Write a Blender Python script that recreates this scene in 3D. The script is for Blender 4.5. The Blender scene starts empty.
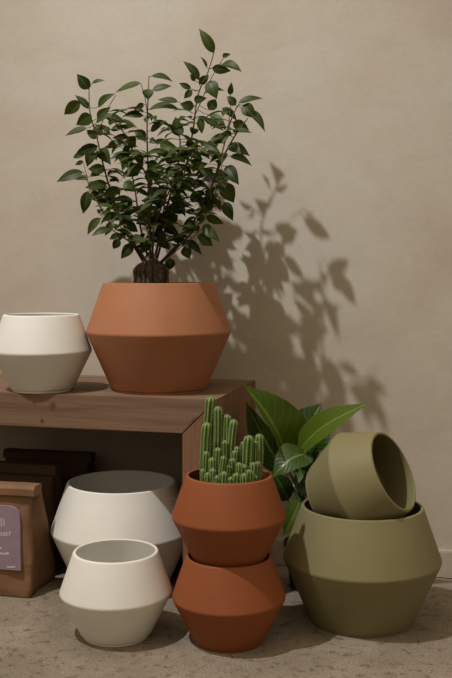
import bpy, bmesh, math, random
from mathutils import Vector, Matrix, noise
random.seed(7)
PI = math.pi
scn = bpy.context.scene
col = scn.collection

# ------------------------------------------------------------------ camera
F = 940.0
YAW = math.radians(14.5)
TILT = math.atan((339 - 273) / F)
CAM = Vector((0.0, -2.5913, 0.83))
FW = Vector((-math.sin(YAW) * math.cos(TILT), math.cos(YAW) * math.cos(TILT), -math.sin(TILT)))
RT = Vector((math.cos(YAW), math.sin(YAW), 0))
UP = RT.cross(FW)
cd = bpy.data.cameras.new('camera')
cam = bpy.data.objects.new('camera', cd)
col.objects.link(cam)
cam.matrix_world = Matrix.Translation(CAM) @ Matrix((RT, UP, -FW)).transposed().to_4x4()
cd.sensor_fit = 'VERTICAL'
cd.sensor_height = 36.0
cd.lens = 36.0 * F / 678.0
cd.clip_start = .05
scn.camera = cam


def at_y(px, py, Y):
    d = FW * F + RT * (px - 226) + UP * (339 - py)
    return CAM + d * ((Y - CAM.y) / d.y)


# ------------------------------------------------------------------ materials
def new_mat(name):
    m = bpy.data.materials.new(name)
    m.use_nodes = True
    nt = m.node_tree
    return m, nt, nt.nodes['Principled BSDF']


def N(nt, t, **kw):
    n = nt.nodes.new(t)
    for k, v in kw.items():
        if k in n.inputs:
            n.inputs[k].default_value = v
        else:
            setattr(n, k, v)
    return n


def ramp(nt, fac, stops):
    n = nt.nodes.new('ShaderNodeValToRGB')
    e = n.color_ramp.elements
    while len(e) < len(stops):
        e.new(.5)
    for i, (p, c) in enumerate(stops):
        e[i].position = p
        e[i].color = (*c, 1)
    nt.links.new(fac, n.inputs[0])
    return n.outputs[0]


def coords(nt, scale=(1, 1, 1), kind='Object', rot=(0, 0, 0)):
    tc = nt.nodes.new('ShaderNodeTexCoord')
    mp = nt.nodes.new('ShaderNodeMapping')
    mp.inputs['Scale'].default_value = scale
    mp.inputs['Rotation'].default_value = rot
    nt.links.new(tc.outputs[kind], mp.inputs[0])
    return mp.outputs[0]


def tex(nt, vec, scale, detail=5, rough=.55, dist=0.0):
    n = nt.nodes.new('ShaderNodeTexNoise')
    n.inputs['Scale'].default_value = scale
    n.inputs['Detail'].default_value = detail
    n.inputs['Roughness'].default_value = rough
    n.inputs['Distortion'].default_value = dist
    nt.links.new(vec, n.inputs['Vector'])
    return n.outputs['Fac']


def mixc(nt, fac, a, b, mode='MIX'):
    n = nt.nodes.new('ShaderNodeMix')
    n.data_type = 'RGBA'
    n.blend_type = mode
    for s, v in ((n.inputs[0], fac), (n.inputs[6], a), (n.inputs[7], b)):
        if isinstance(v, (int, float)):
            s.default_value = v
        elif isinstance(v, tuple):
            s.default_value = (*v, 1)
        else:
            nt.links.new(v, s)
    return n.outputs[2]


def bump(nt, bsdf, h, strength, dist=.002):
    b = nt.nodes.new('ShaderNodeBump')
    b.inputs['Strength'].default_value = strength
    b.inputs['Distance'].default_value = dist
    nt.links.new(h, b.inputs['Height'])
    nt.links.new(b.outputs[0], bsdf.inputs['Normal'])


def ceramic(name, c, var=.10, rough=.62, spec=.25, bstr=.25):
    m, nt, b = new_mat(name)
    v1 = coords(nt, (1, 1, 1))
    ring = coords(nt, (.6, .6, 95))
    n1 = tex(nt, v1, 9, 4)
    n2 = tex(nt, ring, 1.0, 3)
    dark = tuple(x * (1 - var) for x in c)
    lite = tuple(min(1, x * (1 + var)) for x in c)
    c1 = ramp(nt, n1, [(.3, dark), (.7, lite)])
    c2 = ramp(nt, n2, [(.3, tuple(.97 for _ in c)), (.7, (1, 1, 1))])
    out = mixc(nt, 1.0, c1, c2, 'MULTIPLY')
    nt.links.new(out, b.inputs['Base Color'])
    b.inputs['Roughness'].default_value = rough
    b.inputs['Specular IOR Level'].default_value = spec
    fine = tex(nt, v1, 420, 2)
    add = nt.nodes.new('ShaderNodeMath')
    add.operation = 'MULTIPLY_ADD'
    nt.links.new(n2, add.inputs[0])
    add.inputs[1].default_value = 1.6
    nt.links.new(fine, add.inputs[2])
    bump(nt, b, add.outputs[0], bstr, .0006)
    return m


M_TERRA = ceramic('terracotta', (.235, .068, .023), .07)
M_TERRA_PALE = ceramic('pale terracotta', (.345, .145, .072), .07)
M_WHITE = ceramic('cream stoneware', (.71, .70, .665), .03, .55, .3)
M_GREEN = ceramic('olive green stoneware', (.195, .174, .086), .04, .6)

# plaster wall
M_WALL, nt, b = new_mat('limewash plaster')
v = coords(nt, (1, 1, 1))
vs = coords(nt, (1, 1, 1.7), rot=(0, .6, 0))
a1 = tex(nt, v, 1.7, 6, .6, .6)
a2 = tex(nt, vs, 5.5, 8, .65, .8)
a3 = tex(nt, vs, 60, 4, .6)
c1 = ramp(nt, a1, [(.3, (.445, .380, .315)), (.5, (.487, .438, .372)), (.7, (.50, .47, .412))])
c2 = ramp(nt, a2, [(.3, (.93, .925, .92)), (.55, (1, 1, 1)), (.8, (1.0, 1.0, 1.0))])
c3 = ramp(nt, a3, [(.3, (.95, .95, .95)), (.6, (1, 1, 1))])
nt.links.new(mixc(nt, 1.0, mixc(nt, 1.0, c1, c2, 'MULTIPLY'), c3, 'MULTIPLY'), b.inputs['Base Color'])
b.inputs['Roughness'].default_value = .85
b.inputs['Specular IOR Level'].default_value = .15
bump(nt, b, mixc(nt, .35, a2, a3), .25, .003)

# skirting
M_SKIRT, nt, b = new_mat('painted skirting')
v = coords(nt)
nt.links.new(ramp(nt, tex(nt, v, 30, 4), [(.3, (.40, .34, .27)), (.7, (.47, .41, .33))]), b.inputs['Base Color'])
b.inputs['Roughness'].default_value = .7

# concrete floor
M_FLOOR, nt, b = new_mat('worn concrete')
v = coords(nt)
f1 = tex(nt, v, 5, 8, .65, .4)
f2 = tex(nt, v, 38, 8, .7)
f3 = tex(nt, v, 210, 4, .6)
c1 = ramp(nt, f1, [(.30, (.19, .157, .118)), (.55, (.262, .220, .170)), (.75, (.335, .29, .23))])
c2 = ramp(nt, f2, [(.36, (.50, .48, .46)), (.46, (.93, .93, .93)), (.7, (1.0, 1.0, 1.0))])
c3 = ramp(nt, f3, [(.36, (.60, .58, .56)), (.5, (1, 1, 1)), (.74, (1.0, 1.0, 1.0))])
o = mixc(nt, 1.0, mixc(nt, 1.0, c1, c2, 'MULTIPLY'), c3, 'MULTIPLY')
vo = nt.nodes.new('ShaderNodeTexVoronoi')
vo.inputs['Scale'].default_value = 26
nt.links.new(v, vo.inputs['Vector'])
spk = ramp(nt, vo.outputs['Distance'], [(.035, (1, 1, 1)), (.07, (0, 0, 0))])
o = mixc(nt, spk, o, (.40, .35, .28))
nt.links.new(o, b.inputs['Base Color'])
b.inputs['Roughness'].default_value = 1.6
b.inputs['Specular IOR Level'].default_value = .25
bump(nt, b, mixc(nt, .4, f2, f3), .5, .003)


def wood(name, axis, base, dark, knots, tint=1.0):
    """Planed softwood; grain runs along the object's axis; knots are (point, radius)."""
    m, nt, b = new_mat(name)
    sc = [34, 34, 34]
    sc[axis] = 1.6
    v = coords(nt, tuple(sc))
    g1 = tex(nt, v, 1.0, 6, .6, .9)
    sc2 = [150, 150, 150]
    sc2[axis] = 5
    v2 = coords(nt, tuple(sc2))
    g2 = tex(nt, v2, 1.0, 4, .6)
    c1 = ramp(nt, g1, [(.28, dark), (.5, base), (.72, tuple(min(1, x * 1.22) for x in base))])
    c2 = ramp(nt, g2, [(.3, (.80, .78, .76)), (.6, (1, 1, 1))])
    o = mixc(nt, 1.0, c1, c2, 'MULTIPLY')
    tc = nt.nodes.new('ShaderNodeTexCoord')
    nz = nt.nodes.new('ShaderNodeTexNoise')
    nz.inputs['Scale'].default_value = 45
    nt.links.new(tc.outputs['Object'], nz.inputs['Vector'])
    for p, r, kc in knots:
        mp = nt.nodes.new('ShaderNodeVectorMath')
        mp.operation = 'DISTANCE'
        nt.links.new(tc.outputs['Object'], mp.inputs[0])
        mp.inputs[1].default_value = p
        ad = nt.nodes.new('ShaderNodeMath')
        ad.operation = 'MULTIPLY_ADD'
        nt.links.new(nz.outputs['Fac'], ad.inputs[0])
        ad.inputs[1].default_value = r * .9
        nt.links.new(mp.outputs['Value'], ad.inputs[2])
        k = ramp(nt, ad.outputs[0], [(r * .75, (1, 1, 1)), (r * 1.75, (0, 0, 0))])
        o = mixc(nt, k, o, kc)
    nt.links.new(o, b.inputs['Base Color'])
    b.inputs['Roughness'].default_value = .7
    b.inputs['Specular IOR Level'].default_value = .2
    bump(nt, b, g2, .3, .001)
    return m


def simple(name, c, rough=.7, spec=.3, var=.15, scale=20, bstr=0.0, bscale=60):
    m, nt, b = new_mat(name)
    v = coords(nt)
    n = tex(nt, v, scale, 5)
    nt.links.new(ramp(nt, n, [(.3, tuple(x * (1 - var) for x in c)), (.7, tuple(min(1, x * (1 + var)) for x in c))]),
                 b.inputs['Base Color'])
    b.inputs['Roughness'].default_value = rough
    b.inputs['Specular IOR Level'].default_value = spec
    if bstr:
        bump(nt, b, tex(nt, v, bscale, 5), bstr, .003)
    return m


def leaf_mat(name, c1, c2, mid, rough=.38, spec=.45, trans=.18, vein=.25):
    """c1/c2 vary from leaf to leaf; midrib and side veins follow the leaf's own UVs."""
    m, nt, b = new_mat(name)
    at = nt.nodes.new('ShaderNodeAttribute')
    at.attribute_name = 'leafrand'
    base = ramp(nt, at.outputs['Fac'], [(0.0, c1), (1.0, c2)])
    uv = nt.nodes.new('ShaderNodeUVMap')
    uv.uv_map = 'leaf'
    sp = nt.nodes.new('ShaderNodeSeparateXYZ')
    nt.links.new(uv.outputs[0], sp.inputs[0])
    sb = N(nt, 'ShaderNodeMath', operation='SUBTRACT')
    nt.links.new(sp.outputs[0], sb.inputs[0])
    sb.inputs[1].default_value = .5
    ab = N(nt, 'ShaderNodeMath', operation='ABSOLUTE')
    nt.links.new(sb.outputs[0], ab.inputs[0])
    midf = ramp(nt, ab.outputs[0], [(.015, (1, 1, 1)), (.05, (0, 0, 0))])
    # side veins
    ma = N(nt, 'ShaderNodeMath', operation='MULTIPLY_ADD')
    nt.links.new(ab.outputs[0], ma.inputs[0])
    ma.inputs[1].default_value = -.55
    nt.links.new(sp.outputs[1], ma.inputs[2])
    mu = N(nt, 'ShaderNodeMath', operation='MULTIPLY')
    nt.links.new(ma.outputs[0], mu.inputs[0])
    mu.inputs[1].default_value = 62
    si = N(nt, 'ShaderNodeMath', operation='SINE')
    nt.links.new(mu.outputs[0], si.inputs[0])
    vf = ramp(nt, si.outputs[0], [(.55, (0, 0, 0)), (1.0, (vein, vein, vein))])
    o = mixc(nt, vf, base, tuple(x * 1.5 for x in c2))
    o = mixc(nt, midf, o, mid)
    nt.links.new(o, b.inputs['Base Color'])
    b.inputs['Roughness'].default_value = rough
    b.inputs['Specular IOR Level'].default_value = spec
    bump(nt, b, si.outputs[0], .12, .001)
    tr = nt.nodes.new('ShaderNodeBsdfTranslucent')
    nt.links.new(mixc(nt, 1.0, o, (1.5, 1.7, .6), 'MULTIPLY'), tr.inputs['Color'])
    mx = nt.nodes.new('ShaderNodeMixShader')
    mx.inputs[0].default_value = trans
    nt.links.new(b.outputs[0], mx.inputs[1])
    nt.links.new(tr.outputs[0], mx.inputs[2])
    nt.links.new(mx.outputs[0], nt.nodes['Material Output'].inputs['Surface'])
    return m


M_LEAF = leaf_mat('glossy dark leaf', (.013, .024, .005), (.052, .074, .010), (.085, .12, .035), .46, .3, .25)
M_BROAD = leaf_mat('broad green leaf', (.020, .050, .008), (.085, .135, .014), (.15, .22, .04), .33, .5, .25, .3)
M_TWIG = simple('brown twig bark', (.095, .060, .036), .8)
M_ROOT = simple('gnarled root bark', (.105, .078, .052), .85, .2, .35, 60, .8, 90)
M_SOIL = simple('dark potting soil', (.030, .021, .014), .95, .1, .5, 120, 1.0, 160)
M_STALK = simple('green leaf stalk', (.06, .11, .025), .5)
M_SPINE = simple('pale cactus spines', (.42, .46, .33), .8)
M_NURSERY = simple('dark grey pot plastic', (.018, .018, .018), .5)
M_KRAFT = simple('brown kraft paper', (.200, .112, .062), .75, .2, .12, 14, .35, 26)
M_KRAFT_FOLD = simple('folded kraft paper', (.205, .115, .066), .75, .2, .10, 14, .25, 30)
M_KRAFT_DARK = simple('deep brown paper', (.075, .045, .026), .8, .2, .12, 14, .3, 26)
M_LABEL = simple('lavender label paper', (.265, .195, .245), .6, .3, .06, 60)
M_PRINT = simple('white label print', (.55, .50, .55), .6)

# cactus skin
M_CACTUS, nt, b = new_mat('ribbed cactus skin')
at = nt.nodes.new('ShaderNodeAttribute')
at.attribute_name = 'rib'
v = coords(nt)
o = ramp(nt, at.outputs['Fac'], [(0.0, (.024, .056, .009)), (.5, (.085, .155, .024)), (1.0, (.30, .38, .125))])
o = mixc(nt, 1.0, o, ramp(nt, tex(nt, v, 160, 3), [(.3, (.8, .8, .8)), (.7, (1, 1, 1))]), 'MULTIPLY')
nt.links.new(o, b.inputs['Base Color'])
b.inputs['Roughness'].default_value = .55


# ------------------------------------------------------------------ helpers
def obj(name, me, mat, parent=None, loc=None):
    if isinstance(me, bmesh.types.BMesh):
        bm = me
        me = bpy.data.meshes.new(name)
        bm.to_mesh(me)
        bm.free()
    for mm in (mat if isinstance(mat, (list, tuple)) else [mat]):
        me.materials.append(mm)
    o = bpy.data.objects.new(name, me)
    col.objects.link(o)
    if parent:
        o.parent = parent
    if loc is not None:
        o.location = loc
    return o


def tag(o, label, cat, group=None):
    o['label'] = label
    o['category'] = cat
    if group:
        o['group'] = group
    return o


def empty(name, loc):
    o = bpy.data.objects.new(name, None)
    o.empty_display_size = .05
    col.objects.link(o)
    o.location = loc
    return o


def smooth(bm, ang=40):
    for f in bm.faces:
        f.smooth = True
    lim = math.radians(ang)
    for e in bm.edges:
        if len(e.link_faces) == 2 and e.calc_face_angle(0) > lim:
            e.smooth = False


def rounded(pts, rad):
    """Round the inner corners of an (r, z) polyline."""
    out = [Vector(pts[0])]
    for i in range(1, len(pts) - 1):
        p0, p1, p2 = Vector(pts[i - 1]), Vector(pts[i]), Vector(pts[i + 1])
        r = rad[i]
        if r <= 0:
            out.append(p1)
            continue
        a = p1 + (p0 - p1).normalized() * min(r, (p0 - p1).length * .49)
        c = p1 + (p2 - p1).normalized() * min(r, (p2 - p1).length * .49)
        for k in range(6):
            t = k / 5
            out.append(a.lerp(p1, t).lerp(p1.lerp(c, t), t))
    out.append(Vector(pts[-1]))
    return out


def lathe(prof, seg=128, bm=None, wob=None):
    bm = bm or bmesh.new()
    rings = []
    for p in prof:
        if p[0] < 1e-6:
            rings.append([bm.verts.new((0, 0, p[1]))])
        else:
            rings.append([bm.verts.new((p[0] * math.cos(2 * PI * k / seg), p[0] * math.sin(2 * PI * k / seg), p[1]))
                          for k in range(seg)])
    for a, c in zip(rings, rings[1:]):
        for k in range(seg):
            k2 = (k + 1) % seg
            if len(a) == 1:
                bm.faces.new((a[0], c[k2], c[k]))
            elif len(c) == 1:
                bm.faces.new((a[k], a[k2], c[0]))
            else:
                bm.faces.new((a[k], a[k2], c[k2], c[k]))
    return bm


def pot_bm(rb, rw, rr, zw, h, t=.0075, foot=.0035):
    """Double-cone pot: base radius, waist radius, rim radius, waist height, height, wall thickness."""
    pts = [(0, .004), (rb - .012, .004), (rb - .009, 0), (rb - foot, 0), (rb - foot, .006), (rb + .0015, .0075),
           (rw, zw), (rr, h), (rr - t, h),
           (rw - t, zw), (rb - t + .001, .012), (0, .012)]
    rad = [0, 0, .001, .002, .001, .002, .0045, .0035, .0035, .008, .008, 0]
    bm = lathe(rounded(pts, rad))
    bmesh.ops.recalc_face_normals(bm, faces=bm.faces)
    smooth(bm, 50)
    return bm


SMALL = (.080, .129, .0965, .103, .197)
LARGE = (.124, .1885, .1435, .152, .278)


def tube(bm, path, radii, seg=8, cap=True, mi=0):
    rings = []
    new = []
    prev = None
    for i, p in enumerate(path):
        a = path[max(0, i - 1)]
        c = path[min(len(path) - 1, i + 1)]
        d = (c - a).normalized()
        if prev is None:
            s = d.cross(Vector((0, 0, 1)))
            if s.length < .1:
                s = d.cross(Vector((1, 0, 0)))
        else:
            s = prev - d * prev.dot(d)
        s.normalize()
        prev = s
        t = d.cross(s)
        r = radii[i]
        rings.append([bm.verts.new(p + s * math.cos(2 * PI * k / seg) * r + t * math.sin(2 * PI * k / seg) * r)
                      for k in range(seg)])
    for a, c in zip(rings, rings[1:]):
        for k in range(seg):
            new.append(bm.faces.new((a[k], a[(k + 1) % seg], c[(k + 1) % seg], c[k])))
    if cap:
        new.append(bm.faces.new(rings[0][::-1]))
        new.append(bm.faces.new(rings[-1]))
    for f in new:
        f.material_index = mi
        f.smooth = True
    return bm


def spline(pts, n=6):
    out = []
    P = [pts[0]] + list(pts) + [pts[-1]]
    for i in range(1, len(P) - 2):
        p0, p1, p2, p3 = P[i - 1], P[i], P[i + 1], P[i + 2]
        for k in range(n):
            t = k / n
            out.append(.5 * ((2 * p1) + (p2 - p0) * t + (2 * p0 - 5 * p1 + 4 * p2 - p3) * t * t
                             + (3 * p1 - p0 - 3 * p2 + p3) * t ** 3))
    out.append(pts[-1])
    return out


def box(bm, lo, hi):
    v = [bm.verts.new((x, y, z)) for x in (lo[0], hi[0]) for y in (lo[1], hi[1]) for z in (lo[2], hi[2])]
    for f in ((0, 1, 3, 2), (4, 6, 7, 5), (0, 4, 5, 1), (2, 3, 7, 6), (0, 2, 6, 4), (1, 5, 7, 3)):
        bm.faces.new([v[i] for i in f])
    return bm


def prism_y(bm, poly, y0, y1):
    """Polygon in x-z extruded in y."""
    a = [bm.verts.new((x, y0, z)) for x, z in poly]
    c = [bm.verts.new((x, y1, z)) for x, z in poly]
    n = len(poly)
    bm.faces.new(a)
    bm.faces.new(c[::-1])
    for i in range(n):
        bm.faces.new((a[i], c[i], c[(i + 1) % n], a[(i + 1) % n]))
    bmesh.ops.recalc_face_normals(bm, faces=bm.faces)
    return bm


# ------------------------------------------------------------------ setting
def struct(name, bm, m):
    o = obj(name, bm, m)
    o['kind'] = 'structure'
    return o


struct('floor', box(bmesh.new(), (-4.5, -4.5, -.1), (3, .12, 0)), M_FLOOR)
struct('wall_back', box(bmesh.new(), (-4.5, 0, 0), (3, .12, 3.6)), M_WALL)
bm = prism_y(bmesh.new(), [(-.53, .0), (3, .0), (3, .076), (-.53, .076)], -.014, 0)
bmesh.ops.bevel(bm, geom=[e for e in bm.edges if all(v.co.z > .07 and v.co.y < -.01 for v in e.verts)], offset=.003,
                segments=2, affect='EDGES')
for vv in bm.verts:
    if vv.co.z < .001:
        vv.co.z = .0025
struct('baseboard_back', bm, M_SKIRT)

# ------------------------------------------------------------------ wooden shelf bench
XR, XL, TZ, TH, YF = -.5823, -1.95, .5269, .085, -.4355
bench = empty('wooden_bench', (XR, YF, 0))
tag(bench, 'low brown wooden bench with mitred thick boards standing against the wall', 'bench')


def L(x, y, z):
    return (x - XR, y - YF, z)


k1 = at_y(53, 406, YF)
k2 = at_y(42, 421, YF)
k3 = at_y(196, 423, YF)
k4 = at_y(34, 403, YF)
WK = (.065, .030, .020)
M_WOODX = wood('planed wood top', 0, (.195, .122, .078), (.120, .072, .046),
               [(L(*k1), .010, (.10, .042, .026)), (L(*k2), .006, WK), (L(*k3), .013, WK), (L(*k4), .003, WK)])
M_WOODZ = wood('planed wood leg', 2, (.215, .115, .068), (.14, .072, .042),
               [((-.03, .02, .20), .010, WK), ((-.012, .22, .40), .012, WK)])
bm = prism_y(bmesh.new(), [(0, TZ), (XL - XR, TZ), (XL - XR + TH, TZ - TH), (-TH, TZ - TH)], 0, .4325)
bmesh.ops.bevel(bm, geom=bm.edges[:], offset=.0018, segments=2, affect='EDGES')
top = obj('top_board', bm, M_WOODX, bench)
for s in (1, -1):
    g = .0002
    poly = [(-g * .2, TZ - 2 * g), (0, 0), (-TH, 0), (-TH, TZ - TH - g)]
    if s < 0:
        poly = [((XL - XR) - x, z) for x, z in poly]
    bm = prism_y(bmesh.new(), poly, .001, .4315)
    bmesh.ops.bevel(bm, geom=bm.edges[:], offset=.0015, segments=2, affect='EDGES')
    obj('leg', bm, M_WOODZ, bench)

# ------------------------------------------------------------------ empty pots


def plain_pot(size, mat, loc, label, rot=None, group=None):
    o = obj('plant_pot', pot_bm(*size), mat, None, loc)
    tag(o, label, 'plant pot', group)
    if rot:
        o.rotation_euler = rot
    return o


plain_pot(SMALL, M_WHITE, (-1.068, -.364, TZ), 'small cream pot standing on the wooden bench top')
plain_pot(LARGE, M_WHITE, (-.886, -.273, 0), 'large cream pot on the floor, half under the bench')
plain_pot(SMALL, M_WHITE, (-.773, -.610, 0), 'small cream pot on the floor in front of the large cream one')
plain_pot(SMALL, M_TERRA, (-.514, -.578, 0), 'empty terracotta pot on the floor carrying the cactus pot')
plain_pot(LARGE, M_GREEN, (-.2385, -.3726, 0), 'large olive green pot standing upright on the floor')
ax = Vector((.8636, -.2603, .4318)).normalized()
rc = Vector((-.161, -.419, .3738))
tilt = obj('plant_pot', pot_bm(*SMALL), M_GREEN)
tag(tilt, 'small olive green pot lying tipped in the mouth of the large one', 'plant pot')
tilt.location = rc - ax * .197
tilt.rotation_euler = ax.to_track_quat('Z', 'Y').to_euler()

# ------------------------------------------------------------------ leaves


class LeafMesh:
    def __init__(self):
        self.bm = bmesh.new()
        self.uv = self.bm.loops.layers.uv.new('leaf')
        self.ra = self.bm.verts.layers.float.new('leafrand')

    def leaf(self, a, b, W, nrm, droop=.12, fold=.25, rnd=None, shape=1.0, nseg=9, curl=0.0, ripple=0.0, nx=6):
        rnd = random.random() if rnd is None else rnd
        d = b - a
        ln = d.length
        t = d.normalized()
        n = (nrm - t * nrm.dot(t)).normalized()
        s = t.cross(n)
        rows = []
        for i in range(nseg + 1):
            v = i / nseg
            # ovate outline with a drawn-out tip
            w = (math.sin(PI * min(1, v ** .80)) ** .85) * (1 - .35 * v * shape) + .012
            if v > .82:
                w *= .55 + .45 * (1 - v) / .18
            w *= W * .5 * 1.12
            c = a + d * v + n * (math.sin(PI * v) * droop * ln)
            row = []
            for j in range(nx + 1):
                u = j / nx * 2 - 1
                lift = abs(u) * fold * w - curl * u * u * w + ripple * w * math.sin(v * 17 + u * 2) * abs(u)
                p = c + s * (u * w) + n * lift
                vt = self.bm.verts.new(p)
                vt[self.ra] = rnd
                row.append((vt, (u * .5 + .5, v)))
            rows.append(row)
        for r0, r1 in zip(rows, rows[1:]):
            for j in range(nx):
                q = (r0[j], r0[j + 1], r1[j + 1], r1[j])
                f = self.bm.faces.new([x[0] for x in q])
                f.smooth = True
                for lp, x in zip(f.loops, q):
                    lp[self.uv].uv = x[1]


def shift(o, root):
    """Move a mesh built in world space into its parent's frame."""
    o.data.transform(Matrix.Translation(-root.location))
    return o


def soil(root, r, z, n=22, seed=1):
    rnd = random.Random(seed)
    bm = bmesh.new()
    prof = [(r * (1 - k / n), z + 0.0) for k in range(n)] + [(0, z)]
    lathe(prof, 64, bm)
    for vt in bm.verts:
        if vt.co.xy.length < r * .97:
            vt.co.z += noise.noise(vt.co * 60) * .0035 + noise.noise(vt.co * 18) * .003
    # underside
    lo = [bm.verts.new((r * .97 * math.cos(2 * PI * k / 64), r * .97 * math.sin(2 * PI * k / 64), z - .02)) for k in range(64)]
    bm.verts.ensure_lookup_table()
    for k in range(64):
        bm.faces.new((bm.verts[k], bm.verts[(k + 1) % 64], lo[(k + 1) % 64], lo[k]))
    bm.faces.new(lo)
    bmesh.ops.recalc_face_normals(bm, faces=bm.faces)
    for f in bm.faces:
        f.smooth = True
    return obj('soil', bm, M_SOIL, root)


# ------------------------------------------------------------------ the tall leafy plant on the bench
PX, PY = -.780, -.272
plant = empty('potted_plant', (PX, PY, TZ))
tag(plant, 'tall bushy dark-leaved plant in a large terracotta pot on the bench', 'potted plant')
obj('pot', pot_bm(*LARGE), M_TERRA_PALE, plant)
soil(plant, .133, .264)

STEMS = [
    [(146, 266, -.29), (128, 235, -.30), (112, 195, -.32), (102, 160, -.33), (97, 138, -.33), (90, 112, -.33), (89, 88, -.33)],
    [(150, 266, -.29), (149, 215, -.27), (148, 170, -.24), (147, 130, -.22), (148, 100, -.21), (149, 76, -.20)],
    [(155, 266, -.29), (168, 220, -.26), (185, 170, -.24), (193, 130, -.23), (198, 95, -.22), (208, 72, -.22), (214, 52, -.22)],
    [(157, 266, -.29), (185, 235, -.31), (208, 195, -.33), (220, 160, -.32), (228, 130, -.30), (233, 115, -.29), (239, 104, -.28)],
    [(206, 200, -.33), (222, 160, -.36), (236, 134, -.38), (248, 118, -.38)],
    [(150, 266, -.30), (150, 225, -.34), (150, 185, -.37), (135, 155, -.38), (122, 130, -.39), (108, 117, -.39)],
    [(153, 266, -.29), (165, 215, -.30), (178, 165, -.31), (180, 140, -.31), (177, 130, -.31)],
    [(146, 266, -.29), (130, 238, -.26), (112, 225, -.23), (98, 203, -.22), (90, 190, -.21), (87, 176, -.20)],
    [(158, 266, -.29), (185, 240, -.22), (205, 215, -.18), (218, 185, -.16), (222, 165, -.15)],
    [(152, 266, -.29), (155, 225, -.37), (170, 190, -.41), (190, 160, -.43), (205, 142, -.43)],
    [(150, 266, -.29), (140, 225, -.21), (135, 190, -.17), (128, 155, -.15), (126, 143, -.15)],
    [(148, 266, -.30), (138, 248, -.34), (124, 238, -.36), (112, 230, -.36)],
    [(158, 266, -.30), (175, 252, -.34), (190, 240, -.37), (203, 228, -.38)],
    [(193, 120, -.23), (203, 97, -.24), (212, 77, -.25), (224, 57, -.26)],
    [(228, 130, -.30), (230, 112, -.29), (232, 97, -.28)],
    [(148, 118, -.215), (145, 98, -.23), (141, 84, -.24)],
    [(98, 135, -.33), (106, 112, -.34), (116, 95, -.34)],
    [(152, 266, -.29), (160, 235, -.22), (165, 200, -.17), (170, 165, -.15), (172, 150, -.15)],
]
stem_pts = []
for si, st in enumerate(STEMS):
    path = spline([at_y(*p) for p in st], 6)
    n = len(path)
    r0, r1 = (.0032, .0011) if si < 12 or si == 17 else (.0013, .0008)
    bm = tube(bmesh.new(), path, [r0 + (r1 - r0) * (i / (n - 1)) for i in range(n)], 8)
    for f in bm.faces:
        f.smooth = True
    shift(obj('stem', bm, M_TWIG, plant), plant)
    for p in path:
        v = p - CAM
        stem_pts.append((226 + F * v.dot(RT) / v.dot(FW), 339 - F * v.dot(UP) / v.dot(FW), p))

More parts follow.
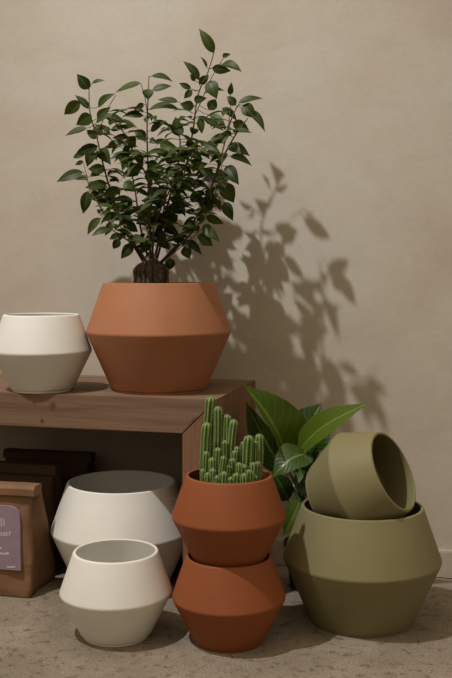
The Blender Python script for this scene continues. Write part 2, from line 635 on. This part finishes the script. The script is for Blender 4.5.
LEAVES = [  # (base x, y, tip x, y, seen width)
    (89, 89, 77, 74, 10), (92, 83, 105, 80.5, 3), (80, 101, 64, 114.5, 10), (88.5, 109, 75, 95, 6),
    (91.5, 115.5, 76, 125, 11), (87, 128, 65, 136, 5), (98, 138, 86, 130, 7), (96, 126, 101, 136, 9),
    (97, 118, 111, 107, 7), (96, 123, 116, 114, 5), (98, 107, 115.5, 93.5, 6), (105, 116, 126, 123, 7),
    (111, 130.5, 128, 126, 5), (141, 83, 115, 93, 5), (148, 89, 148, 100, 10), (151.5, 76, 173, 82, 5),
    (152.5, 90, 172, 86, 6), (178, 102, 157, 100, 5), (149, 109.5, 181, 110.5, 6), (143.5, 103.5, 134, 110.5, 5),
    (143.5, 116, 123, 116, 5.5), (150.5, 131, 166.5, 120.5, 6), (146, 138, 134, 130, 9), (178, 136, 175.5, 116.5, 10),
    (165, 130, 190, 125, 4), (128, 136, 112, 138, 5), (150, 139, 158, 144, 5), (214, 53, 199, 28.5, 9),
    (222.5, 56, 231, 54, 4), (206.5, 67.5, 200, 56.5, 2.5), (199, 80, 183, 61, 7), (212, 68, 231, 71, 8),
    (222, 64, 242, 72, 7), (199, 84, 209, 75, 7), (209, 81, 217, 99, 12), (205, 93, 225, 91, 4),
    (195, 81, 190, 74, 4), (191, 88.5, 179, 83, 5), (192, 90, 184, 98.5, 6), (194, 107, 180, 104, 9),
    (194, 100, 207, 98, 7), (209, 110, 216, 99, 9), (230, 95, 231.5, 82, 5), (236, 105, 227, 96, 7),
    (238.5, 103, 263, 98.5, 5), (245, 110, 265, 132, 7), (243, 105, 256, 118, 11), (222, 108, 237, 121, 6),
    (204, 119, 224, 131, 6), (210, 115, 226, 127, 6), (200, 118, 202, 134, 7), (233, 122, 249, 130, 9),
    (233, 131, 252, 133, 4), (228, 145, 250, 156, 9), (230, 156, 252, 166, 6), (226, 166, 239, 185, 12),
    (223, 183, 234, 203, 14), (200, 169, 218, 177, 6), (229, 137, 208, 143, 8), (203, 153, 221, 155, 3.5),
    (222, 172, 227, 180, 9), (205, 144, 220, 152, 6), (191, 181, 209, 188, 6), (98, 146, 76, 153, 9),
    (92, 150, 87, 167, 9), (85, 154, 73, 158, 5), (83, 161, 75, 165, 4), (100, 149, 111, 165, 11),
    (83, 172, 56.5, 182, 9), (88, 180, 63, 182, 4), (105, 169, 88, 169, 9), (101, 170, 90, 176, 6),
    (128, 154, 122, 171, 9), (88, 191, 83, 214, 10), (107, 183, 85, 188, 8), (103, 184, 99, 194, 7),
    (107, 148, 128, 142, 6), (90, 195, 101, 202, 5), (101, 218, 87.5, 235, 7), (110, 229, 91.5, 236, 6),
    (114, 213, 101, 222, 6), (118, 234, 109.5, 239.5, 5), (119.5, 239, 113, 249, 7), (132, 244, 121, 259, 9),
    (112, 222, 105, 236, 7), (224, 202, 233, 221, 10), (206, 216, 224, 224, 8), (203, 225, 220, 242, 9),
    (198, 235, 213, 246, 11), (186, 240, 202, 255, 7), (184, 247, 190, 259, 9), (170, 258, 170, 270, 9),
    # inner leaves
    (122, 143, 138, 147, 6), (130, 146, 122, 152, 5), (168, 144, 152, 142, 5), (160, 143, 180, 150, 9),
    (170, 155, 155, 152, 7), (165, 158, 180, 161, 9), (155, 160, 149, 172, 8), (178, 150, 190, 160, 9),
    (190, 150, 203, 160, 9), (187, 140, 195, 150, 7), (140, 168, 122, 176, 9), (148, 168, 160, 180, 10),
    (150, 176, 167, 172, 8), (165, 172, 182, 168, 8), (180, 185, 172, 194, 9), (192, 168, 208, 163, 7),
    (185, 178, 196, 188, 8), (120, 188, 103, 196, 9), (124, 182, 136, 192, 10), (150, 188, 160, 202, 11),
    (190, 196, 206, 200, 9), (205, 196, 220, 205, 9), (112, 205, 126, 212, 8), (132, 200, 118, 210, 9),
    (140, 205, 150, 216, 10), (170, 205, 184, 214, 10), (195, 210, 208, 219, 8), (178, 215, 164, 224, 9),
    (150, 215, 136, 224, 10), (130, 217, 118, 226, 8), (125, 222, 138, 232, 9), (185, 222, 199, 231, 9),
    (165, 225, 180, 236, 9), (148, 225, 160, 238, 10), (140, 235, 128, 244, 7), (175, 236, 188, 246, 8),
    (158, 238, 170, 250, 9), (150, 240, 140, 254, 9),
]
LM = LeafMesh()
pet = LM.bm


def near(px, py):
    return min(stem_pts, key=lambda s: (s[0] - px) ** 2 + (s[1] - py) ** 2)


def plant_leaf(bx, by, tx, ty, w, dy=None, depth=None, tone=None):
    s = near(bx, by)
    Y = s[2].y if depth is None else depth
    a = at_y(bx, by, Y + random.uniform(-.008, .008))
    lpx = math.hypot(tx - bx, ty - by)
    ln0 = lpx * .00262
    dy = random.uniform(-.45, .35) if dy is None else dy
    b = at_y(tx, ty, a.y + dy * ln0)
    ln = (b - a).length
    W = max(w * .0031, ln * random.uniform(.38, .46))
    c = min(1, w * .0031 / W)
    t = (b - a).normalized()
    view = (CAM - a)
    vp = (view - t * view.dot(t)).normalized()
    sd = t.cross(vp)
    if sd.z < 0:
        sd = -sd
    nrm = vp * c + sd * math.sqrt(max(0, 1 - c * c))
    LM.leaf(a, b, W, nrm, droop=random.uniform(.05, .14), fold=random.uniform(.1, .35), rnd=tone)
    # petiole to the stem
    st = s[2]
    mid = st.lerp(a, .5) - Vector((0, 0, .002))
    tube(pet, [st, mid, a, a.lerp(b, .12)], [.0009, .0008, .0008, .0004], 5, mi=1)


for lf in LEAVES:
    plant_leaf(*lf)
# further leaves growing all round the stems, also on the sides turned away
rnd = random.Random(11)
cand = [s for s in stem_pts if s[1] < 250 and s[1] > 112]
for k in range(900):
    s = rnd.choice(cand)
    if s[1] < 150 and rnd.random() < .6:
        continue
    if s[2].y > -.30 and rnd.random() < .45:
        continue
    if s[1] > 225 and rnd.random() < .6:
        continue
    ang = rnd.uniform(0, 2 * PI)
    ln = rnd.uniform(.046, .066)
    d = Vector((math.cos(ang), math.sin(ang), rnd.uniform(-.7, .25))).normalized()
    a = s[2] + Vector((d.x, d.y, .25)) * .010
    b = a + d * ln
    v = b - CAM
    bx, by = 226 + F * v.dot(RT) / v.dot(FW), 339 - F * v.dot(UP) / v.dot(FW)
    # keep inside the plant's outline
    if by > 252 or bx < 92 + max(0, by - 215) * .7 or bx > 228 - max(0, by - 205) * .8:
        continue
    nrm = Vector((d.x * .4, d.y * .4, 1)) + Vector((rnd.uniform(-.5, .5), rnd.uniform(-.8, .2), 0))
    LM.leaf(a, b, ln * rnd.uniform(.36, .46), nrm, droop=rnd.uniform(.05, .14), fold=rnd.uniform(.1, .35))
    tube(pet, [s[2], a, a.lerp(b, .1)], [.0009, .0008, .0004], 5, mi=1)
fol = shift(obj('foliage', LM.bm, [M_LEAF, M_TWIG], plant), plant)

# swollen root base: thick roots spreading from the trunk into the soil
bm = bmesh.new()
rng = random.Random(5)
ctr = at_y(150.5, 272, -.292)
zs = TZ + .262
for k in range(13):
    a = 2 * PI * k / 13 + rng.uniform(-.15, .15)
    R = rng.uniform(.027, .038)
    o = Vector((math.cos(a), math.sin(a), 0))
    topz = ctr.z + .034
    c0 = Vector((ctr.x, ctr.y, 0))
    pts = [c0 + o * .005 + Vector((0, 0, topz)), c0 + o * .014 + Vector((0, 0, topz - .014)),
           c0 + o * R * .95 + Vector((0, 0, topz - .026)), c0 + o * R * 1.08 + Vector((0, 0, topz - .038)),
           c0 + o * R * .9 + Vector((0, 0, zs)), c0 + o * R * .7 + Vector((0, 0, zs - .012))]
    w = rng.uniform(.006, .0105)
    path = spline(pts, 5)
    rr = [w * (.75 + .5 * math.sin(PI * min(1, i / (len(path) - 1) + .1))) for i in range(len(path))]
    tube(bm, path, rr, 9)
core = [Vector((ctr.x, ctr.y, z)) for z in (zs - .01, zs + .01, zs + .035, topz - .012, topz + .004, topz + .018)]
tube(bm, spline(core, 4), [.020 + .008 * math.sin(PI * i / 20) - .015 * max(0, i / 20 - .45) / .55 for i in range(21)], 16)
for vt in bm.verts:
    vt.co += Vector(noise.noise_vector(vt.co * 90)) * .0016
for f in bm.faces:
    f.smooth = True
shift(obj('swollen_root', bm, M_ROOT, plant), plant)
# fine dangling rootlets
bm = bmesh.new()
for k in range(9):
    a = rng.uniform(0, 2 * PI)
    o = Vector((math.cos(a), math.sin(a), 0))
    pts = [c0 + o * .010 + Vector((0, 0, topz - .004)), c0 + o * .036 + Vector((0, 0, topz - .018)),
           c0 + o * rng.uniform(.044, .050) + Vector((0, 0, topz - .04)), c0 + o * .046 + Vector((0, 0, zs - .003))]
    tube(bm, spline(pts, 5), [.0010] * 16, 5)
shift(obj('rootlets', bm, M_ROOT, plant), plant)

# ------------------------------------------------------------------ cactus in the upper terracotta pot
CX, CY, CZ = -.514, -.578, .1835
cactus = empty('potted_cactus', (CX, CY, CZ))
tag(cactus, 'clump of ribbed green cactus columns in the upper terracotta pot of the stack', 'potted cactus')
obj('pot', pot_bm(*SMALL), M_TERRA, cactus)
soil(cactus, .0935, .172, 14)
SOILZ = CZ + .170


def cactus_stem(base, tip, r, ribs=7, fat=1.0):
    bm = bmesh.new()
    lay = bm.verts.layers.float.new('rib')
    ax_ = tip - base
    h = ax_.length
    q = Vector((0, 0, 1)).rotation_difference(ax_.normalized())
    seg = ribs * 6
    rows = []
    n = max(10, int(h / .0035))
    ph = random.uniform(0, 6)
    ar = bmesh.new()
    bend = Vector((random.uniform(-1, 1), random.uniform(-1, 1), 0)) * h * .03
    for i in range(n + 1):
        t = i / n
        z = h * t
        e = max(0, (z - (h - r * 1.15)) / (r * 1.15))
        rr = r * math.sqrt(max(.0, 1 - e * e)) * (.86 + .14 * min(1, t * 2.5)) * (1 + .03 * math.sin(t * 14 + ph))
        rr = max(rr, r * .06)
        row = []
        for k in range(seg):
            a = 2 * PI * k / seg
            c = abs(math.cos(ribs * a / 2))
            f_ = c ** .9
            rad = rr * (.80 + .24 * f_)
            p = Vector((rad * math.cos(a + ph), rad * math.sin(a + ph), z)) + bend * math.sin(PI * t)
            vt = bm.verts.new(base + q @ p)
            vt[lay] = min(1, f_ ** 2.2 * (.75 + .25 * random.random()) + .35 * max(0, t - .85))
            row.append(vt)
        rows.append(row)
        if i % 2 == 1 and e < .95:
            for k in range(ribs):
                a = 2 * PI * k / ribs + ph
                rad = rr * 1.04
                p = base + q @ (Vector((rad * math.cos(a), rad * math.sin(a), z)) + bend * math.sin(PI * t))
                out = (q @ Vector((math.cos(a), math.sin(a), .15))).normalized()
                for m_ in range(4):
                    d = (out + Vector((random.uniform(-1, 1), random.uniform(-1, 1), random.uniform(-1, 1))) * .7).normalized()
                    s_ = d.cross(Vector((.3, .2, 1))).normalized() * .00032
                    v1, v2, v3 = ar.verts.new(p - s_), ar.verts.new(p + s_), ar.verts.new(p + d * .0024)
                    v4 = ar.verts.new(p + d.cross(s_).normalized() * .00045)
                    ar.faces.new((v1, v2, v3))
                    ar.faces.new((v2, v4, v3))
                    ar.faces.new((v4, v1, v3))
    for a_, c_ in zip(rows, rows[1:]):
        for k in range(seg):
            f = bm.faces.new((a_[k], a_[(k + 1) % seg], c_[(k + 1) % seg], c_[k]))
            f.smooth = True
    bm.faces.new(rows[-1])
    bm.faces.new(rows[0][::-1])
    o = shift(obj('stem', bm, M_CACTUS, cactus), cactus)
    sp = shift(obj('spines', ar, M_SPINE, o), cactus)
    return o


SC = .00228
CST = [  # (tip x, tip y, base x, world y, seen width)
    (211, 396, 209, -.545, 9.0), (218, 406, 215, -.565, 7.6), (227, 414, 223, -.555, 7.6), (234, 419, 230, -.565, 7.6),
    (207, 422, 207, -.60, 8.2), (249, 435, 248, -.60, 9.2), (259, 433.5, 257, -.56, 7.6), (255.5, 440.5, 255, -.585, 6),
    (243, 441, 243, -.56, 5.5), (203, 446, 203, -.58, 5), (206, 451, 206, -.625, 6), (212, 457, 212, -.635, 6),
    (224, 455.5, 218, -.64, 5.4), (218, 447, 218, -.60, 6.6), (225, 440, 226, -.58, 6), (237, 446, 237, -.58, 6),
    (201, 460, 203, -.60, 4.5), (232, 458, 232, -.62, 6), (239, 462, 239, -.625, 6), (244, 464, 245, -.62, 6),
    (253, 462, 252, -.615, 6.5), (258, 461, 257, -.60, 5.5), (235, 450, 234, -.60, 5.5), (228, 464, 228, -.635, 5.5),
    (224, 471, 224, -.650, 7), (237, 473, 237, -.655, 6.5), (208, 472, 208, -.648, 6), (247, 474, 246, -.652, 6.5),
    (217, 475, 217, -.655, 5), (257, 472, 256, -.64, 5.5), (262, 476, 261, -.63, 5), (231, 477, 231, -.660, 5),
    (242, 478, 242, -.660, 5), (213, 468, 213, -.645, 5.5), (251, 470, 251, -.64, 5.5), (203, 468, 204, -.63, 5)]
for tx, ty, bx, Y, w in CST:
    tip = at_y(tx, ty, Y)
    for q_ in (tip,):
        o_ = Vector((q_.x - CX, q_.y - CY, 0))
        if o_.length > .080:
            q_ -= o_.normalized() * (o_.length - .080)
    g = at_y(bx, 470, Y)
    base = Vector((g.x, Y, SOILZ - .006))
    o_ = Vector((base.x - CX, base.y - CY, 0))
    if o_.length > .078:
        base -= o_.normalized() * (o_.length - .078)
    if tip.z < SOILZ + .006:
        tip.z = SOILZ + .006
    cactus_stem(base, tip, w * SC * .56)

# ------------------------------------------------------------------ broad-leaved plant behind the pots
bx0, by0 = -.395, -.175
broad = empty('broadleaf_plant', (bx0, by0, 0))
tag(broad, 'low plant with broad glossy green leaves between the bench and the olive pots', 'potted plant')
bm = lathe(rounded([(0, 0), (.052, 0), (.066, .110), (.070, .110), (.070, .125), (.066, .125), (.062, .105), (0, .105)],
                   [0, .003, 0, .001, .001, .001, 0, 0]), 64)
bmesh.ops.recalc_face_normals(bm, faces=bm.faces)
smooth(bm)
obj('nursery_pot', bm, M_NURSERY, broad)
soil(broad, .0625, .106, 10)
BL = [  # base px, tip px, base y, tip y, width (m), normal, tone, droop, fold, curl
    ((288, 470), (243, 384), -.20, -.30, .125, (.65, -.55, .45), .75, .10, .75, 0),
    ((286, 474), (246, 402), -.17, -.22, .075, (-.2, -.9, .3), .10, .06, .5, 0),
    ((300, 452), (321, 403), -.17, -.15, .125, (-.10, -.95, .25), .05, .05, .2, 0),
    ((294, 458), (369, 403), -.20, -.29, .064, (-.42, -.85, .5), .95, .12, .30, -.3),
    ((296, 476), (326, 428), -.16, -.14, .060, (-.3, -.9, .3), .05, .05, .2, 0),
    ((310, 454), (272, 478), -.24, -.32, .085, (.0, -.72, .68), .25, .22, .2, 0),
    ((300, 500), (283, 536), -.21, -.26, .050, (.4, -.7, .5), .7, .15, .2, 0),
    ((300, 470), (316, 500), -.20, -.24, .060, (-.2, -.8, .4), .15, .15, .2, 0),
    ((288, 500), (272, 470), -.17, -.20, .055, (.3, -.8, .3), .1, .1, .2, 0),
]
bm_stalks = []
for i, (p0, p1, y0, y1, W, nr, tone, dr, fo, cu) in enumerate(BL):
    a = at_y(*p0, y0)
    b_ = at_y(*p1, y1)
    lm = LeafMesh()
    lm.leaf(a, b_, W, Vector(nr), droop=dr, fold=fo, rnd=tone, shape=cu or .55, nseg=24, ripple=.03, nx=12)
    lf = shift(obj('leaf', lm.bm, M_BROAD, broad), broad)
    root = Vector((bx0 + random.uniform(-.02, .02), by0 + random.uniform(-.02, .02), .10))
    path = spline([root, root.lerp(a, .5) + Vector((0, 0, .03)), a, a.lerp(b_, .08)], 6)
    sb_ = tube(bmesh.new(), path, [.0042 - .0022 * k / (len(path) - 1) for k in range(len(path))], 10)
    for f in sb_.faces:
        f.smooth = True
    shift(obj('stalk', sb_, M_STALK, broad), broad)

# ------------------------------------------------------------------ kraft paper bags


def paper_bag(name, loc, w, d, h, rotz, mat, foldmat, label, group=None, seed=0, dent=.012):
    """Block-bottom bag: front, gusseted sides, rolled top."""
    root = empty(name, loc)
    root.rotation_euler = (0, 0, rotz)
    tag(root, label, 'paper bag', group)
    bm = bmesh.new()
    nz, nxx = 60, 24
    rows = []
    for i in range(nz + 1):
        t = i / nz
        z = h * t
        # depth narrows towards the rolled top; the side gusset pulls in
        dd = d * (1 if t < .12 else 1 - .80 * ((t - .12) / .88) ** 1.1)
        g = .006 + .022 * max(0, t - .25) / .75
        ring = []
        for k in range(nxx + 1):
            ring.append((-w / 2 + w * k / nxx, -d / 2 + (-.006 * math.sin(PI * k / nxx) * math.sin(PI * min(1, t * 1.1)))))
        for k in range(1, 10):
            s_ = k / 10
            pin = g * (1 - abs(2 * s_ - 1))
            ring.append((w / 2 - pin * 1.5, -d / 2 + dd * s_))
        for k in range(nxx + 1):
            ring.append((w / 2 - w * k / nxx, -d / 2 + dd))
        for k in range(1, 10):
            s_ = k / 10
            pin = g * (1 - abs(2 * s_ - 1))
            ring.append((-w / 2 + pin * 1.5, -d / 2 + dd - dd * s_))
        row = []
        for x, y in ring:
            x *= 1 + .13 * t
            nv = noise.noise(Vector((x * 14 + seed, y * 14, z * 10))) * .005 * min(1, t * 5)
            nv += abs(noise.noise(Vector((x * 9 + seed, z * 22, y * 9)))) * dent * .35 * min(1, t * 5)
            # pinched front edges and a fold line across the front
            if x > 0 and y < -d / 2 + .001:
                x -= .030 * math.sin(PI * min(1, max(0, (t - .35) / .65))) * min(1, x / (w / 2)) ** 8
            if y < -d / 2 + .002:
                nv += .0016 * math.exp(-((z - h * .235 * 1.35) / .003) ** 2)
            # rounded block bottom edge
            inset = .004 * max(0, 1 - t * 14)
            sx = 1 - inset / (w / 2)
            row.append(bm.verts.new((x * sx, y * sx + (-nv if y < -d / 2 + dd / 2 else nv), z)))
        rows.append(row)
    m_ = len(rows[0])
    for a_, c_ in zip(rows, rows[1:]):
        for k in range(m_):
            f = bm.faces.new((a_[k], a_[(k + 1) % m_], c_[(k + 1) % m_], c_[k]))
            f.smooth = True
    bm.faces.new(rows[0][::-1])
    bm.faces.new(rows[-1])
    obj('bag_body', bm, mat, root)
    # rolled flap
    bm = bmesh.new()
    dtop = d * .2
    prof = [(-dtop / 2 - .004, h - .014), (-dtop / 2 - .011, h - .013), (-dtop / 2 - .012, h + .004), (-dtop / 2 - .006, h + .012),
            (dtop / 2, h + .012), (dtop / 2 + .006, h + .006), (dtop / 2 + .004, h - .012)]
    xs = [(-w / 2 - .001 + (w + .002) * k / 20) * 1.13 for k in range(21)]
    prev = None
    first = None
    for x in xs:
        r_ = [bm.verts.new((x, y - d * .4 + noise.noise(Vector((x * 20, y * 30, seed))) * .002, z + noise.noise(Vector((x * 9, seed, 1))) * .003))
              for y, z in prof]
        if prev:
            for k in range(len(prof)):
                k2 = (k + 1) % len(prof)
                bm.faces.new((prev[k], prev[k2], r_[k2], r_[k]))
        else:
            first = r_
        prev = r_
    bm.faces.new(first[::-1])
    bm.faces.new(prev)
    bmesh.ops.recalc_face_normals(bm, faces=bm.faces)
    smooth(bm, 35)
    obj('rolled_top', bm, foldmat, root)
    return root


BW, BD, BH = .27, .155, .282
brot = 0.02
corner = Vector((-1.072, -.447))
bag = paper_bag('paper_bag', (corner.x - BW / 2, corner.y + BD / 2, 0), BW, BD, BH, brot, M_KRAFT, M_KRAFT_FOLD,
                'brown kraft paper bag with a lavender label under the bench')
# label: arched top, bonded to the front
fy = -BD / 2 - .0105


def loc_on_bag(px, py):
    """Point of the bag's front in the bag's own frame."""
    p = at_y(px, py, bag.location.y + fy)
    return p.x - bag.location.x, p.z


lx1, lz1 = loc_on_bag(18.5, 507)
_, lz0 = loc_on_bag(19, 571)
lw = .092
lx0 = lx1 - lw
rad = .030
poly = [(lx0, lz0), (lx1, lz0), (lx1, lz1 - rad)]
for k in range(1, 11):
    a = PI / 2 * k / 10
    poly.append((lx1 - rad + rad * math.cos(a), lz1 - rad + rad * math.sin(a)))
for k in range(11):
    a = PI / 2 + PI / 2 * k / 10
    poly.append((lx0 + rad + rad * math.cos(a), lz1 - rad + rad * math.sin(a)))
lab = obj('label_sticker', prism_y(bmesh.new(), poly, fy, fy + .009), M_LABEL, bag)
# white print, as far as it can be made out: an emblem, a title and lines of small print
def print_part(name, rects):
    bm = bmesh.new()
    for xa, ya, xb, yb in rects:
        x0, z0 = loc_on_bag(xa, yb)
        x1, z1 = loc_on_bag(xb, ya)
        prism_y(bm, [(x0, z0), (x1, z0), (x1, z1), (x0, z1)], fy - .0005, fy + .001)
    obj(name, bm, M_PRINT, lab)


print_part('printed_emblem', [(x, 518 + abs(x) * .3, x + .9, 527 - abs(x) * .3) for x in (-6, -3, 0, 2.7)])
print_part('printed_title', [(x, 532 + h_, x + .9, 536) for x, h_ in
                             ((-9, 0), (-6, 0), (-4.6, 1), (-2.4, 0), (0, 0), (2, 1), (3.6, 0), (5.6, 0), (8, 0))]
           + [(8.9, 531.8, 10.4, 532.7), (3.6, 535.2, 5, 536)])
print_part('printed_line', [(-1, 547, .5, 549)])
print_part('printed_line', [(-14 + 1.25 * k, 552.9 + .4 * math.sin(k * 5), -13.1 + 1.25 * k, 554.6) for k in range(18)])
print_part('printed_line', [(6 + 1.28 * k, 566.4 + .4 * math.sin(k * 3), 6.8 + 1.28 * k, 568) for k in range(7)])
# horizontal crease across the bag front is part of the paper

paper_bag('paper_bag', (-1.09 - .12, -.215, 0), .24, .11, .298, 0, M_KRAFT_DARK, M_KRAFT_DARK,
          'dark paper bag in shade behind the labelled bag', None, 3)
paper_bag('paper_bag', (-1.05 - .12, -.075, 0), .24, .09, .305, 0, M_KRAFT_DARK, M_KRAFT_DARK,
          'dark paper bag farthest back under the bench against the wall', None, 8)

# ------------------------------------------------------------------ light
LP = Vector((-1.60, -1.85, 3.60))
tgt = Vector((-.45, -.20, .55))
sl = bpy.data.lights.new('ceiling_spot', 'SPOT')
sl.energy = 375
sl.color = (1.0, .985, .965)
sl.spot_size = math.radians(64)
sl.spot_blend = 1.0
sl.shadow_soft_size = .04
so = bpy.data.objects.new('ceiling_spot', sl)
col.objects.link(so)
so.location = LP
so.rotation_euler = (tgt - LP).to_track_quat('-Z', 'Y').to_euler()

w = bpy.data.worlds.new('room light')
scn.world = w
w.use_nodes = True
wt = w.node_tree
bg = wt.nodes['Background']
tc = wt.nodes.new('ShaderNodeTexCoord')                            # pale ceiling overhead, dim room around
sx = wt.nodes.new('ShaderNodeSeparateXYZ')
wt.links.new(tc.outputs['Generated'], sx.inputs[0])
wr = wt.nodes.new('ShaderNodeValToRGB')
we = wr.color_ramp.elements
we[0].position, we[0].color = .0, (.04, .032, .021, 1)
we[1].position, we[1].color = .75, (.62, .50, .345, 1)
wt.links.new(sx.outputs['Z'], wr.inputs[0])
wt.links.new(wr.outputs[0], bg.inputs[0])
bg.inputs[1].default_value = 1.6

scn.view_settings.view_transform = 'Standard'
scn.view_settings.look = 'None'
scn.view_settings.gamma = 1
scn.view_settings.exposure = 0
